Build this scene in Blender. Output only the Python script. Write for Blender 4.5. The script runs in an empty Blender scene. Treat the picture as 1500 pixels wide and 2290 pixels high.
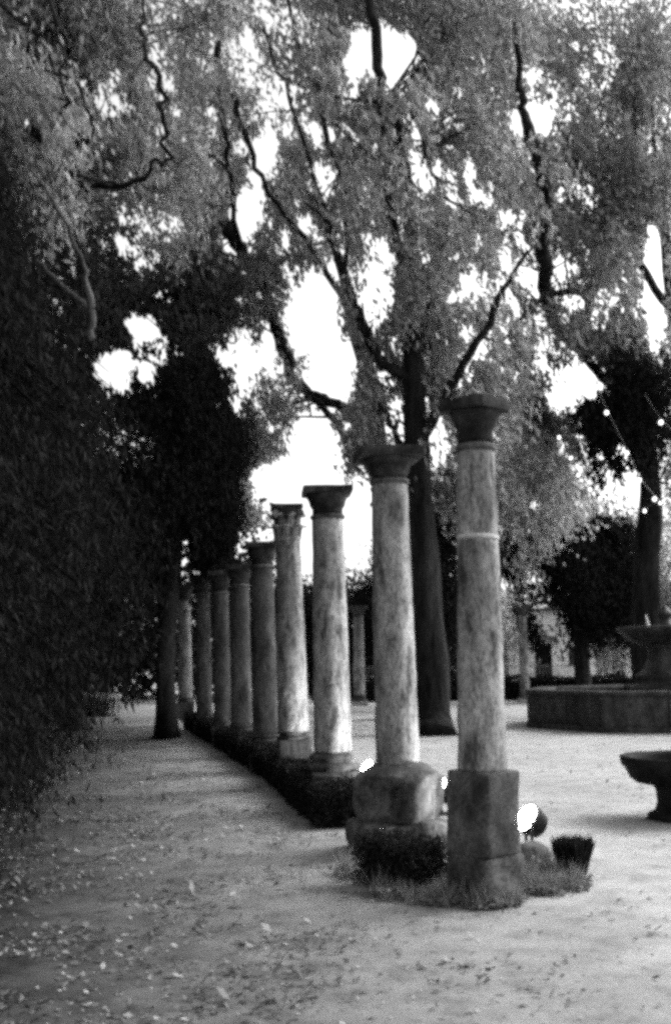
import bpy, bmesh, math, random
import numpy as np
from mathutils import Vector, Matrix, noise

# ------------------------------------------------------------------ camera, sky, sun
S = bpy.context.scene
COL = S.collection
F = 2400.0                      # focal length in photo pixels (photo 1500 x 2290)
EYE = 1.6
PITCH = math.atan((1482 - 1145) / F)
ROLL = math.radians(0.75)
cd = bpy.data.cameras.new('camera')
cam = bpy.data.objects.new('camera', cd); COL.objects.link(cam)
cd.sensor_fit = 'VERTICAL'; cd.sensor_height = 36.0; cd.lens = F / 2290 * 36.0
cd.clip_start = 0.1; cd.clip_end = 1000
cam.location = (0, 0, EYE)
CM = Matrix.Rotation(math.radians(90) + PITCH, 3, 'X') @ Matrix.Rotation(-ROLL, 3, 'Z')
cam.rotation_euler = CM.to_euler()
cd.dof.use_dof = True; cd.dof.focus_distance = 9.0; cd.dof.aperture_fstop = 2.8
S.camera = cam

SUN_EL, SUN_AZ = math.radians(40), math.radians(66)      # azimuth clockwise from +Y (view direction)
w = bpy.data.worlds.new('World'); S.world = w; w.use_nodes = True
wn = w.node_tree.nodes; wl = w.node_tree.links
bg = wn['Background']
sky = wn.new('ShaderNodeTexSky'); sky.sky_type = 'NISHITA'; sky.sun_disc = False
sky.sun_elevation = SUN_EL; sky.sun_rotation = SUN_AZ
sky.air_density = 1.0; sky.dust_density = 4.0
bw = wn.new('ShaderNodeRGBToBW')                          # monochrome film
wl.new(sky.outputs[0], bw.inputs[0]); wl.new(bw.outputs[0], bg.inputs['Color'])
bg.inputs['Strength'].default_value = 0.12
sd = bpy.data.lights.new('sun', 'SUN'); sd.energy = 0.55; sd.angle = math.radians(28)
sun = bpy.data.objects.new('sun', sd); COL.objects.link(sun)
sdir = Vector((math.sin(SUN_AZ) * math.cos(SUN_EL), math.cos(SUN_AZ) * math.cos(SUN_EL), math.sin(SUN_EL)))
sun.rotation_euler = sdir.to_track_quat('Z', 'Y').to_euler()

S.view_settings.view_transform = 'Standard'; S.view_settings.look = 'None'
S.view_settings.gamma = 1; S.view_settings.use_curve_mapping = False
S.view_settings.exposure = 1.85
S.render.engine = 'CYCLES'
S.cycles.pixel_filter_type = 'GAUSSIAN'; S.cycles.filter_width = 4.2
S.cycles.max_bounces = 6; S.cycles.transparent_max_bounces = 4
S.cycles.diffuse_bounces = 3
S.cycles.use_denoising = False

# ------------------------------------------------------------------ helpers
RNG = np.random.default_rng(7)
random.seed(7)
CMn = np.array(CM); CMi = CMn.T

def ray(px, py):
    return CM @ Vector(((px - 750) / F, (1145 - py) / F, -1))
def at(px, py, Y):
    d = ray(px, py); return Vector((0, 0, EYE)) + d * (Y / d.y)
def gp(px, py, z=0.0):
    d = ray(px, py); return Vector((0, 0, EYE)) + d * ((z - EYE) / d.z)
def project(P):
    q = (np.asarray(P) - np.array([0, 0, EYE])) @ CMn
    zz = np.where(np.abs(q[:, 2]) < 1e-4, -1e-4, q[:, 2])
    x = 750 - q[:, 0] / zz * F; y = 1145 + q[:, 1] / zz * F
    return x, y, -q[:, 2]

def tag(o, label=None, cat=None, group=None, kind=None):
    if label: o['label'] = label
    if cat: o['category'] = cat
    if group: o['group'] = group
    if kind: o['kind'] = kind
    return o
def empty(name, loc=(0, 0, 0), rz=0.0):
    o = bpy.data.objects.new(name, None); COL.objects.link(o)
    o.location = loc; o.rotation_euler = (0, 0, rz); o.empty_display_size = 0.2
    return o
def link(name, me, mat, parent=None, loc=None, rot=None):
    o = bpy.data.objects.new(name, me); COL.objects.link(o)
    if mat is not None and not me.materials: me.materials.append(mat)
    if parent: o.parent = parent
    if loc is not None: o.location = loc
    if rot is not None: o.rotation_euler = rot
    return o
def copy_tree(o, parent=None):
    c = o.copy(); COL.objects.link(c)
    if parent: c.parent = parent
    for ch in list(o.children): copy_tree(ch, c)
    return c
def mesh(name, V, Fc, smooth=True):
    me = bpy.data.meshes.new(name)
    me.from_pydata([tuple(v) for v in V], [], Fc); me.update()
    if smooth: me.polygons.foreach_set('use_smooth', [True] * len(me.polygons))
    return me
def quads(name, V):                     # V: (N,4,3) numpy -> loose quads, fast
    n = V.shape[0]
    me = bpy.data.meshes.new(name)
    me.vertices.add(n * 4); me.vertices.foreach_set('co', V.reshape(-1).astype(np.float32))
    me.loops.add(n * 4); me.loops.foreach_set('vertex_index', np.arange(n * 4, dtype=np.int32))
    me.polygons.add(n); me.polygons.foreach_set('loop_start', np.arange(0, n * 4, 4, dtype=np.int32))
    me.update(calc_edges=True)
    return me

# ------------------------------------------------------------------ materials (all grey: monochrome film)
def mat(name): 
    m = bpy.data.materials.new(name); m.use_nodes = True
    return m, m.node_tree.nodes, m.node_tree.links, m.node_tree.nodes['Principled BSDF']
def g(v): return (v, v, v, 1)
def ramp(n, pts):
    r = n.new('ShaderNodeValToRGB'); e = r.color_ramp.elements
    e[0].position, e[0].color = pts[0][0], g(pts[0][1]); e[1].position, e[1].color = pts[-1][0], g(pts[-1][1])
    for p, v in pts[1:-1]:
        x = e.new(p); x.color = g(v)
    return r
def stone_mat(name, lo, mid, hi, scale=6, zs=0.35, rough=0.9, bump=0.35, stain=0.5, world=False):
    m, n, l, b = mat(name)
    tc = n.new('ShaderNodeTexCoord'); mp = n.new('ShaderNodeMapping'); mp.inputs['Scale'].default_value = (1, 1, zs)
    oi = n.new('ShaderNodeObjectInfo'); add = n.new('ShaderNodeVectorMath'); add.operation = 'ADD'
    l.new(tc.outputs['Object'], mp.inputs[0])
    if not world:
        sc = n.new('ShaderNodeVectorMath'); sc.operation = 'SCALE'; sc.inputs['Scale'].default_value = 37
        cx = n.new('ShaderNodeCombineXYZ'); l.new(oi.outputs['Random'], cx.inputs[0]); l.new(oi.outputs['Random'], cx.inputs[2])
        l.new(cx.outputs[0], sc.inputs[0]); l.new(sc.outputs[0], add.inputs[1])
    l.new(mp.outputs[0], add.inputs[0])
    n1 = n.new('ShaderNodeTexNoise'); n1.inputs['Scale'].default_value = scale; n1.inputs['Detail'].default_value = 9; n1.inputs['Roughness'].default_value = 0.68
    n2 = n.new('ShaderNodeTexNoise'); n2.inputs['Scale'].default_value = scale * 0.3; n2.inputs['Detail'].default_value = 4
    n3 = n.new('ShaderNodeTexNoise'); n3.inputs['Scale'].default_value = scale * 9; n3.inputs['Detail'].default_value = 6
    for x in (n1, n2, n3): l.new(add.outputs[0], x.inputs['Vector'])
    r1 = ramp(n, [(0.36, lo * 0.8), (0.47, mid), (0.63, hi)]); l.new(n1.outputs[0], r1.inputs[0])
    r2 = ramp(n, [(0.38, 1 - stain), (0.58, 1.0)]); l.new(n2.outputs[0], r2.inputs[0])
    r3 = ramp(n, [(0.38, 0.45), (0.5, 1.0), (0.66, 1.15)]); l.new(n3.outputs[0], r3.inputs[0])
    mx = n.new('ShaderNodeMix'); mx.data_type = 'RGBA'; mx.blend_type = 'MULTIPLY'; mx.inputs[0].default_value = 1
    l.new(r1.outputs[0], mx.inputs[6]); l.new(r2.outputs[0], mx.inputs[7])
    my = n.new('ShaderNodeMix'); my.data_type = 'RGBA'; my.blend_type = 'MULTIPLY'; my.inputs[0].default_value = 1
    l.new(mx.outputs[2], my.inputs[6]); l.new(r3.outputs[0], my.inputs[7])
    l.new(my.outputs[2], b.inputs['Base Color'])
    b.inputs['Roughness'].default_value = rough; b.inputs['Specular IOR Level'].default_value = 0.2
    bp = n.new('ShaderNodeBump'); bp.inputs['Strength'].default_value = bump; bp.inputs['Distance'].default_value = 0.02
    l.new(n1.outputs[0], bp.inputs['Height'])
    b2 = n.new('ShaderNodeBump'); b2.inputs['Strength'].default_value = bump; b2.inputs['Distance'].default_value = 0.006
    l.new(n3.outputs[0], b2.inputs['Height']); l.new(bp.outputs[0], b2.inputs['Normal']); l.new(b2.outputs[0], b.inputs['Normal'])
    return m
def plain(name, v, rough=0.7, metal=0.0):
    m, n, l, b = mat(name)
    b.inputs['Base Color'].default_value = g(v); b.inputs['Roughness'].default_value = rough; b.inputs['Metallic'].default_value = metal
    nz = n.new('ShaderNodeTexNoise'); nz.inputs['Scale'].default_value = 12; nz.inputs['Detail'].default_value = 5
    r = ramp(n, [(0.3, v * 0.7), (0.7, min(1, v * 1.15))]); l.new(nz.outputs[0], r.inputs[0]); l.new(r.outputs[0], b.inputs['Base Color'])
    return m
def glow(name, s):
    m, n, l, b = mat(name)
    b.inputs['Base Color'].default_value = g(0.8); b.inputs['Emission Color'].default_value = g(1); b.inputs['Emission Strength'].default_value = s
    return m
def leaf_mat(name, lo, hi, trans=0.35, rough=0.6, spec=0.25):
    m, n, l, b = mat(name)
    geo = n.new('ShaderNodeNewGeometry')
    tc = n.new('ShaderNodeTexCoord'); nz = n.new('ShaderNodeTexNoise'); nz.inputs['Scale'].default_value = 0.9; nz.inputs['Detail'].default_value = 2
    l.new(tc.outputs['Object'], nz.inputs['Vector'])
    mth = n.new('ShaderNodeMath'); mth.operation = 'MULTIPLY_ADD'; mth.inputs[1].default_value = 0.7; l.new(geo.outputs['Random Per Island'], mth.inputs[0])
    m2 = n.new('ShaderNodeMath'); m2.operation = 'MULTIPLY'; m2.inputs[1].default_value = 0.55; l.new(nz.outputs[0], m2.inputs[0]); l.new(m2.outputs[0], mth.inputs[2])
    r = ramp(n, [(0.15, lo), (0.9, hi)]); l.new(mth.outputs[0], r.inputs[0])
    l.new(r.outputs[0], b.inputs['Base Color']); b.inputs['Roughness'].default_value = rough; b.inputs['Specular IOR Level'].default_value = spec
    tr = n.new('ShaderNodeBsdfTranslucent'); l.new(r.outputs[0], tr.inputs[0])
    ms = n.new('ShaderNodeMixShader'); ms.inputs[0].default_value = trans
    l.new(b.outputs[0], ms.inputs[1]); l.new(tr.outputs[0], ms.inputs[2]); l.new(ms.outputs[0], n['Material Output'].inputs[0])
    return m

M_stone = stone_mat('weathered_limestone', 0.075, 0.22, 0.38, 9, 0.32)
M_stone_shade = stone_mat('shade_darkened_limestone', 0.03, 0.065, 0.12, 9, 0.3)  # darker limestone; on the receding shafts, canopy shade is painted into the colour
M_cap = stone_mat('sooty_shaded_stone', 0.009, 0.02, 0.05, 9, 1.0)  # dark stains and the shade on the capitals, both put into the colour
M_ped = stone_mat('lichened_pedestal_stone', 0.035, 0.08, 0.15, 6, 0.8)
M_pale = stone_mat('pale_rubble_stone', 0.2, 0.36, 0.5, 8, 1.0, stain=0.35)
M_joint = stone_mat('lime_mortar', 0.35, 0.45, 0.55, 14, 1.0, stain=0.2)
M_fount = stone_mat('wet_dark_stone', 0.02, 0.045, 0.08, 5, 0.5, rough=0.55)
M_black = stone_mat('backlit_dark_stone', 0.006, 0.011, 0.02, 6, 1, rough=0.7, stain=0.3)  # the bowl's backlit darkness is painted into the stone colour
M_black.node_tree.nodes['Principled BSDF'].inputs['Specular IOR Level'].default_value = 0.05
M_bark = stone_mat('tree_bark', 0.008, 0.018, 0.034, 9, 0.18, bump=0.8, world=True)
M_bark.node_tree.nodes['Principled BSDF'].inputs['Specular IOR Level'].default_value = 0.05
M_bark_pale = stone_mat('pale_smooth_bark', 0.03, 0.06, 0.10, 5, 0.3, bump=0.4, world=True)
M_metal = plain('black_painted_metal', 0.02, 0.5)
M_iron = plain('grey_iron', 0.12, 0.5)
M_lampglass = glow('lit_lamp_glass', 12)
M_bulb = glow('lit_bulb_glass', 0.7)
M_white = plain('white_render', 0.75, 0.9)
M_roof = plain('dark_roof', 0.06, 0.8)
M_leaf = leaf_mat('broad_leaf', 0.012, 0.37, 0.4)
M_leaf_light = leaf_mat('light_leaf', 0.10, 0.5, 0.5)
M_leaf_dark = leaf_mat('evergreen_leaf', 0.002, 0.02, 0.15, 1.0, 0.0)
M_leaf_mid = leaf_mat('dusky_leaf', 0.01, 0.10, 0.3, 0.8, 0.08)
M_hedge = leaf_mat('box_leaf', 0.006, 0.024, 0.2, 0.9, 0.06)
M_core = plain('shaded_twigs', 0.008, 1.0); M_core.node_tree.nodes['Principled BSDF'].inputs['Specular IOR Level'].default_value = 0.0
M_grass = leaf_mat('grass_blade', 0.03, 0.26, 0.3)
M_drypale = leaf_mat('dry_leaf_pale', 0.10, 0.34, 0.1)
M_drydark = leaf_mat('dry_leaf_dark', 0.03, 0.12, 0.1)
M_water = plain('water', 0.02, 0.08)

# ------------------------------------------------------------------ ground
def ground_mat():
    m, n, l, b = mat('sandy_ground')
    tc = n.new('ShaderNodeTexCoord')
    def nz(s, d=6, r=0.6):
        x = n.new('ShaderNodeTexNoise'); x.inputs['Scale'].default_value = s; x.inputs['Detail'].default_value = d; x.inputs['Roughness'].default_value = r
        l.new(tc.outputs['Object'], x.inputs['Vector']); return x
    a, c, e, f = nz(0.55, 4), nz(3.0, 8, 0.7), nz(22, 8, 0.75), nz(90, 4)
    r1 = ramp(n, [(0.3, 0.28), (0.5, 0.35), (0.7, 0.40)]); l.new(a.outputs[0], r1.inputs[0])
    r2 = ramp(n, [(0.36, 0.68), (0.5, 0.95), (0.68, 1.08)]); l.new(c.outputs[0], r2.inputs[0])
    r3 = ramp(n, [(0.3, 0.45), (0.44, 0.97), (0.7, 1.1)]); l.new(e.outputs[0], r3.inputs[0])
    # trodden litter plus painted-in shade on the path to the left of the colonnade
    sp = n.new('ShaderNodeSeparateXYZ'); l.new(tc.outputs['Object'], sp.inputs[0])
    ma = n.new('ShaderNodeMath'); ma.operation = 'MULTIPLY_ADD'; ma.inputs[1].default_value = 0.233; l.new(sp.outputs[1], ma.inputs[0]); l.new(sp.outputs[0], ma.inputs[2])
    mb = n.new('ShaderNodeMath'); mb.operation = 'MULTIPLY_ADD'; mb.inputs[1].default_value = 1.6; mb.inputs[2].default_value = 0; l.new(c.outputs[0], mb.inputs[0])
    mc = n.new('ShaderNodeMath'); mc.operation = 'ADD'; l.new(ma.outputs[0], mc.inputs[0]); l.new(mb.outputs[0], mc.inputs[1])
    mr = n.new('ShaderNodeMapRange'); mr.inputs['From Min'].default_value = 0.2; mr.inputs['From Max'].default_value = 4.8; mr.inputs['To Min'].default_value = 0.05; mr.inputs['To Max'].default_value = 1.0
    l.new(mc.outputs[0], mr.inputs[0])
    prev = r1.outputs[0]
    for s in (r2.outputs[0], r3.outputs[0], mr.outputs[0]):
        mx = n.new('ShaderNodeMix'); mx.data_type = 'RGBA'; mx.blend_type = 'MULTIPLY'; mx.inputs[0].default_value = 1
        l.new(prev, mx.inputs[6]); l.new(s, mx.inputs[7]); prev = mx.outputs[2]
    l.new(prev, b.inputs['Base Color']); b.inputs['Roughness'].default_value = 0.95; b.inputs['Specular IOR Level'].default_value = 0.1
    bp = n.new('ShaderNodeBump'); bp.inputs['Strength'].default_value = 0.5; bp.inputs['Distance'].default_value = 0.02; l.new(e.outputs[0], bp.inputs['Height'])
    b2 = n.new('ShaderNodeBump'); b2.inputs['Strength'].default_value = 0.4; b2.inputs['Distance'].default_value = 0.004; l.new(f.outputs[0], b2.inputs['Height']); l.new(bp.outputs[0], b2.inputs['Normal'])
    l.new(b2.outputs[0], b.inputs['Normal'])
    return m
def ground_z(x, y):
    return 0.012 * noise.noise(Vector((x * 1.1, y * 1.1, 3))) + 0.02 * noise.noise(Vector((x * 0.3, y * 0.3, 9)))
xs = np.unique(np.concatenate([np.linspace(-200, -14, 14), np.linspace(-14, 14, 115), np.linspace(14, 200, 14)]))
ys = np.unique(np.concatenate([np.linspace(-60, 3, 10), np.linspace(3, 30, 110), np.linspace(30, 250, 26)]))
V = [(x, y, ground_z(x, y) if abs(x) < 15 and 2 < y < 40 else 0) for y in ys for x in xs]
nx = len(xs)
Fc = [(j * nx + i, j * nx + i + 1, (j + 1) * nx + i + 1, (j + 1) * nx + i) for j in range(len(ys) - 1) for i in range(nx - 1)]
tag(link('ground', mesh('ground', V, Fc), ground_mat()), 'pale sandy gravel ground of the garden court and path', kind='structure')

# ------------------------------------------------------------------ mesh builders
def wear(me, amp, freq, seed):
    for v in me.vertices:
        p = v.co * freq + Vector((seed * 3.1, seed * 1.7, seed))
        v.co += v.co.normalized() * 0 + Vector((noise.noise(p), noise.noise(p + Vector((9, 0, 0))), noise.noise(p + Vector((0, 9, 0))) * 0.6)) * amp
    me.update()
    return me
def lathe(name, prof, seg=40, maxdz=0.06, amp=0.004, freq=9, seed=0, cap=True, smooth=True):
    P = [prof[0]]
    for a, b in zip(prof[:-1], prof[1:]):
        k = max(1, int(math.hypot(b[0] - a[0], b[1] - a[1]) / maxdz))
        for i in range(1, k + 1): P.append((a[0] + (b[0] - a[0]) * i / k, a[1] + (b[1] - a[1]) * i / k))
    V = []; Fc = []
    for r, z in P:
        for j in range(seg):
            t = 2 * math.pi * j / seg; V.append((r * math.cos(t), r * math.sin(t), z))
    for i in range(len(P) - 1):
        for j in range(seg):
            Fc.append((i * seg + j, i * seg + (j + 1) % seg, (i + 1) * seg + (j + 1) % seg, (i + 1) * seg + j))
    if cap: Fc.append(tuple(reversed(range(seg)))); Fc.append(tuple((len(P) - 1) * seg + j for j in range(seg)))
    me = mesh(name, V, Fc, smooth)
    if amp: wear(me, amp, freq, seed)
    return me
def prism(name, poly, z0, z1, bev=0.012, amp=0.004, freq=7, seed=0, cuts=3, taper=1.0):
    bm = bmesh.new()
    b = [bm.verts.new((x * taper, y * taper, z0)) for x, y in poly]; t = [bm.verts.new((x, y, z1)) for x, y in poly]
    k = len(poly)
    bm.faces.new(list(reversed(b))); bm.faces.new(t)
    for i in range(k): bm.faces.new((b[i], b[(i + 1) % k], t[(i + 1) % k], t[i]))
    if bev: bmesh.ops.bevel(bm, geom=list(bm.edges), offset=bev, segments=2, affect='EDGES', profile=0.6)
    if cuts:
        bmesh.ops.subdivide_edges(bm, edges=[e for e in bm.edges if e.calc_length() > 0.06], cuts=cuts, use_grid_fill=True)
    me = bpy.data.meshes.new(name); bm.to_mesh(me); bm.free()
    if amp: wear(me, amp, freq, seed)
    me.polygons.foreach_set('use_smooth', [True] * len(me.polygons))
    try: me.set_sharp_from_angle(angle=math.radians(35))
    except Exception: pass
    return me
def sq(w, d=None, cut=0.0):
    d = d or w; a, b = w / 2, d / 2
    if not cut: return [(-a, -b), (a, -b), (a, b), (-a, b)]
    return [(-a + cut, -b), (a - cut, -b), (a, -b + cut), (a, b - cut), (a - cut, b), (-a + cut, b), (-a, b - cut), (-a, -b + cut)]
def tube_data(pts, rad, seg=8, rough=0.0, seed=0):
    pts = [Vector(p) for p in pts]; V = []; Fc = []
    n = len(pts); up = Vector((0.13, 0.97, 0.2))
    for i, p in enumerate(pts):
        t = (pts[min(i + 1, n - 1)] - pts[max(i - 1, 0)]).normalized()
        a = t.cross(up); 
        if a.length < 0.1: a = t.cross(Vector((1, 0, 0)))
        a.normalize(); b = t.cross(a)
        for j in range(seg):
            th = 2 * math.pi * j / seg
            r = rad[i]
            if rough: r *= 1 + rough * noise.noise(Vector((math.cos(th) * 1.6, math.sin(th) * 1.6, p.z * 0.9 + seed)))
            V.append(p + (a * math.cos(th) + b * math.sin(th)) * r)
    for i in range(n - 1):
        for j in range(seg):
            Fc.append((i * seg + j, i * seg + (j + 1) % seg, (i + 1) * seg + (j + 1) % seg, (i + 1) * seg + j))
    Fc.append(tuple(reversed(range(seg)))); Fc.append(tuple((n - 1) * seg + j for j in range(seg)))
    return V, Fc
def smooth_path(pts, rad, k=5, jit=0.0):
    P = [Vector(p) for p in pts]; out = []; rr = []
    for i in range(len(P) - 1):
        p0, p1, p2, p3 = P[max(i - 1, 0)], P[i], P[i + 1], P[min(i + 2, len(P) - 1)]
        for s in range(k):
            t = s / k
            q = 0.5 * ((2 * p1) + (p2 - p0) * t + (2 * p0 - 5 * p1 + 4 * p2 - p3) * t * t + (3 * p1 - p0 - 3 * p2 + p3) * t ** 3)
            if jit: q += Vector((random.gauss(0, jit), random.gauss(0, jit), random.gauss(0, jit)))
            out.append(q); rr.append(rad[i] + (rad[i + 1] - rad[i]) * t)
    out.append(P[-1]); rr.append(rad[-1])
    return out, rr
def tube(name, pts, rad, seg=8, k=5, jit=0.0, rough=0.0, seed=0):
    p, r = smooth_path(pts, rad, k, jit); V, Fc = tube_data(p, r, seg, rough, seed)
    return mesh(name, V, Fc)
class Bag:
    def __init__(s): s.V = []; s.F = []
    def add(s, V, Fc):
        o = len(s.V); s.V += [tuple(v) for v in V]; s.F += [tuple(i + o for i in f) for f in Fc]
    def me(s, name, smooth=True): return mesh(name, s.V, s.F, smooth)

# ------------------------------------------------------------------ foliage
# openings in the canopy: (px, py, rx, ry, lean degrees, keep) in photo pixels, used when choosing where the sprays grow
GAPS = [(1195,1395,26,34,-20,0),(1222,1405,22,26,0,0),(545,490,40,82,-28,0),(590,345,30,82,-22,0),(350,498,66,34,-10,0.12),(315,575,52,30,-15,0.12),(365,665,34,20,-10,0.1),(325,735,56,32,-25,0),(255,825,50,54,0,0),(328,830,28,34,0,0),
 (700,700,62,105,-12,0),(745,835,55,90,-12,0),(535,785,36,62,-8,0.05),(600,765,16,62,-12,0),(530,880,24,54,-8,0.1),(840,655,42,90,-12,0.02),(748,592,20,44,-25,0),
 (700,985,56,62,-15,0),(650,1075,112,58,8,0),(800,1110,26,46,-25,0.05),(590,1200,34,18,0,0),(540,1220,16,46,0,0.05),(690,1225,24,50,0,0.1),(795,1235,36,50,0,0.1),(414,1265,12,52,0,0.1),
 (860,115,80,62,-10,0),(800,125,30,70,-10,0),(885,180,30,40,0,0.1),(1195,262,44,38,0,0),(1155,275,18,34,0,0),(1065,440,26,26,0,0.05),(1142,490,28,20,0,0.1),(1012,335,12,12,0,0.1),(930,295,14,26,0,0),
 (960,400,34,26,0,0.1),(910,420,26,16,0,0.2),(1182,622,30,28,0,0.05),(1090,645,60,40,-10,0.5),(1080,720,80,50,-10,0.55),(1030,800,60,40,0,0.55),(1285,860,78,46,20,0.02),(1250,900,30,34,0,0.1),
 (1462,640,26,140,0,0),(1345,690,40,20,0,0.3),(1260,600,26,18,0,0.2),(1410,1080,26,30,0,0.05),(1450,1120,40,26,0,0.02),(1400,1010,14,24,0,0.1),(972,1010,26,48,0,0.15),
 (225,200,34,44,-15,0.15),(260,238,64,26,-10,0.2),(350,115,18,26,0,0.1),(370,190,18,18,0,0.1),(355,300,18,44,0,0.15),(60,290,24,28,0,0.2),(545,135,46,44,0,0.2),(600,215,28,18,-20,0.1),
 (690,292,46,22,0,0.2),(735,388,34,26,0,0.2),(682,512,34,16,0,0.15),(1135,1210,16,22,0,0.1),(1130,1290,18,70,0,0.3),(1460,330,20,30,0,0.2),(290,400,16,16,0,0.1),(790,190,20,30,0,0.3),
 (1120,400,16,14,0,0.1),(1290,430,24,20,0,0.3),(940,900,20,40,0,0.3),(860,960,20,40,0,0.3),(1225,1400,40,40,0,0.1),(1265,1480,26,50,0,0.1),(1000,900,30,40,0,0.25),(1210,1185,14,12,0,0.1),(60,905,22,16,0,0.3),(925,935,24,75,0,0.0)]
GA = np.array(GAPS, float); GA[:, 2:4] *= 0.97; GA[:, 5] = (GA[:, 5] * 1.1) ** 0.40
ZONES = [(235,215,60,50,16),(560,140,60,70,16),(370,200,25,100,9),(700,290,70,35,14),(740,400,40,50,9),(620,210,40,40,7),(590,330,60,90,10),(540,490,80,90,14),(330,530,90,80,18),(930,300,40,40,7),(950,400,60,40,16),(1070,430,70,50,14),(1150,490,60,40,12),(1290,440,50,40,10),(1340,150,50,60,7),(1215,160,40,25,6),(1110,640,130,110,46),(1060,790,110,70,34),(1290,840,90,60,22),(1330,680,60,40,12),(1260,600,40,25,7),(560,820,60,100,16),(700,640,80,60,10),(860,560,50,70,12),(880,900,70,90,18),(980,980,30,80,9),(60,290,30,40,5),(680,520,60,40,10),(1210,1170,40,60,6),(1140,1260,30,90,12),(1330,1010,70,70,12),(410,1200,14,70,6),(790,1060,40,90,10),(1400,650,50,60,6),(300,760,90,70,10),(120,120,60,60,6),(820,330,60,120,9),(1000,200,80,80,8),(450,330,60,80,8)]
zr_ = np.random.default_rng(19)
SM = np.array([(zr_.normal(a, sa * .7), zr_.normal(b, sb * .7), zr_.uniform(4, 10), zr_.uniform(7, 19), -18, 0) for a, b, sa, sb, n in ZONES for _ in range(n)])
GA = np.concatenate([GA, SM])
def keep(P, rng, pad=0.0, soft=0.0):
    x, y, z = project(P)
    if soft: pad = pad; v_ = rng.normal(0, soft * 2.4, len(P)); x = x + rng.normal(0, soft * 0.8, len(P)) + 0.4 * v_; y = y + v_
    k = np.ones(len(P)); wv = 0.16 * np.sin(x / 11 + 1.3 * np.sin(y / 17)) * np.sin(y / 13 + np.sin(x / 19)) + 0.13 * np.sin(x / 4.7 + y / 31) * np.sin(y / 7.3)
    for (cx, cy, rx, ry, an, kp) in GA:
        m = 1.5 * (max(rx, ry) + max(pad, 0)); ix = np.nonzero((np.abs(x - cx) < m) & (np.abs(y - cy) < m))[0]
        if not len(ix): continue
        a = math.radians(-an); dx = x[ix] - cx; dy = y[ix] - cy; sp_ = pad if rx > 12 else 0
        u = dx * math.cos(a) + dy * math.sin(a); v = -dx * math.sin(a) + dy * math.cos(a)
        q = np.sqrt((u / (rx + sp_)) ** 2 + (v / (ry + sp_)) ** 2) + wv[ix]
        k[ix] = np.where(q < 1, np.minimum(k[ix], kp), k[ix])
    k = np.where(z < 0.5, 1, k)
    return rng.random(len(P)) < k
def sprays(C, n, R, L, W, rng, droop=0.2, flat=0.7, along=None):
    """n leaves round each centre C, as (N,4,3) quads"""
    N = len(C) * n
    c = np.repeat(C, n, axis=0) + rng.normal(0, 1, (N, 3)) * np.array([R, R, R * flat])
    if along is not None: c += rng.normal(0, 1, N)[:, None] * np.array(along) * R * 2.2
    d = rng.normal(0, 1, (N, 3)); d[:, 2] -= droop * 3; 
    if along is not None: d += np.array(along) * 1.9
    d /= np.linalg.norm(d, axis=1)[:, None]
    e = rng.normal(0, 1, (N, 3)); s = np.cross(d, e); s /= np.linalg.norm(s, axis=1)[:, None] + 1e-9
    l = (L * rng.uniform(0.6, 1.3, N))[:, None]; w_ = (W * rng.uniform(0.6, 1.3, N))[:, None]
    Q = np.empty((N, 4, 3))
    Q[:, 0] = c - d * l * 0.5; Q[:, 2] = c + d * l * 0.5
    Q[:, 1] = c + s * w_ * 0.5 - d * l * 0.08; Q[:, 3] = c - s * w_ * 0.5 - d * l * 0.08
    return Q
def lobes_points(lobes, rng):
    """lobes: (centre, (rx,ry,rz), count); points fill the shell of each ellipsoid more than its heart"""
    out = []
    for c, r, n in lobes:
        d = rng.normal(0, 1, (n, 3)); d /= np.linalg.norm(d, axis=1)[:, None]
        q = rng.random(n) ** 0.45
        out.append(np.array(c) + d * q[:, None] * np.array(r))
    return np.concatenate(out)
def branches(C, limbs, k, rng, r0=0.035, gaps=True):
    """thin curved branches from the nearest limb point out to k of the spray centres"""
    B = Bag(); LP = np.array([tuple(p) for l in limbs for p in l])
    for i in rng.choice(len(C), min(k, len(C)), replace=False):
        c = C[i]; dd = np.linalg.norm(LP - c, axis=1) + np.maximum(0, LP[:, 2] - c[2]) * 0.6 + rng.normal(0, 0.35, len(LP))
        p = LP[np.argmin(dd)]; L = np.linalg.norm(c - p)
        if L > 4.2 or L < 0.3: continue
        m1 = p + (c - p) * 0.4 + np.array([0, 0, 0.10 * L]) + rng.normal(0, 0.10 * L, 3)
        if gaps and not keep(np.array([p + (m1 - p) * .7, m1, (m1 + c) / 2, c]), rng, 6).all(): continue
        pp, rr = smooth_path([p, m1, c], [r0 * min(1.4, L / 2.5), r0 * 0.55, 0.006], 4)
        B.add(*tube_data(pp, rr, 5))
    return B.me('branch')
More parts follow.
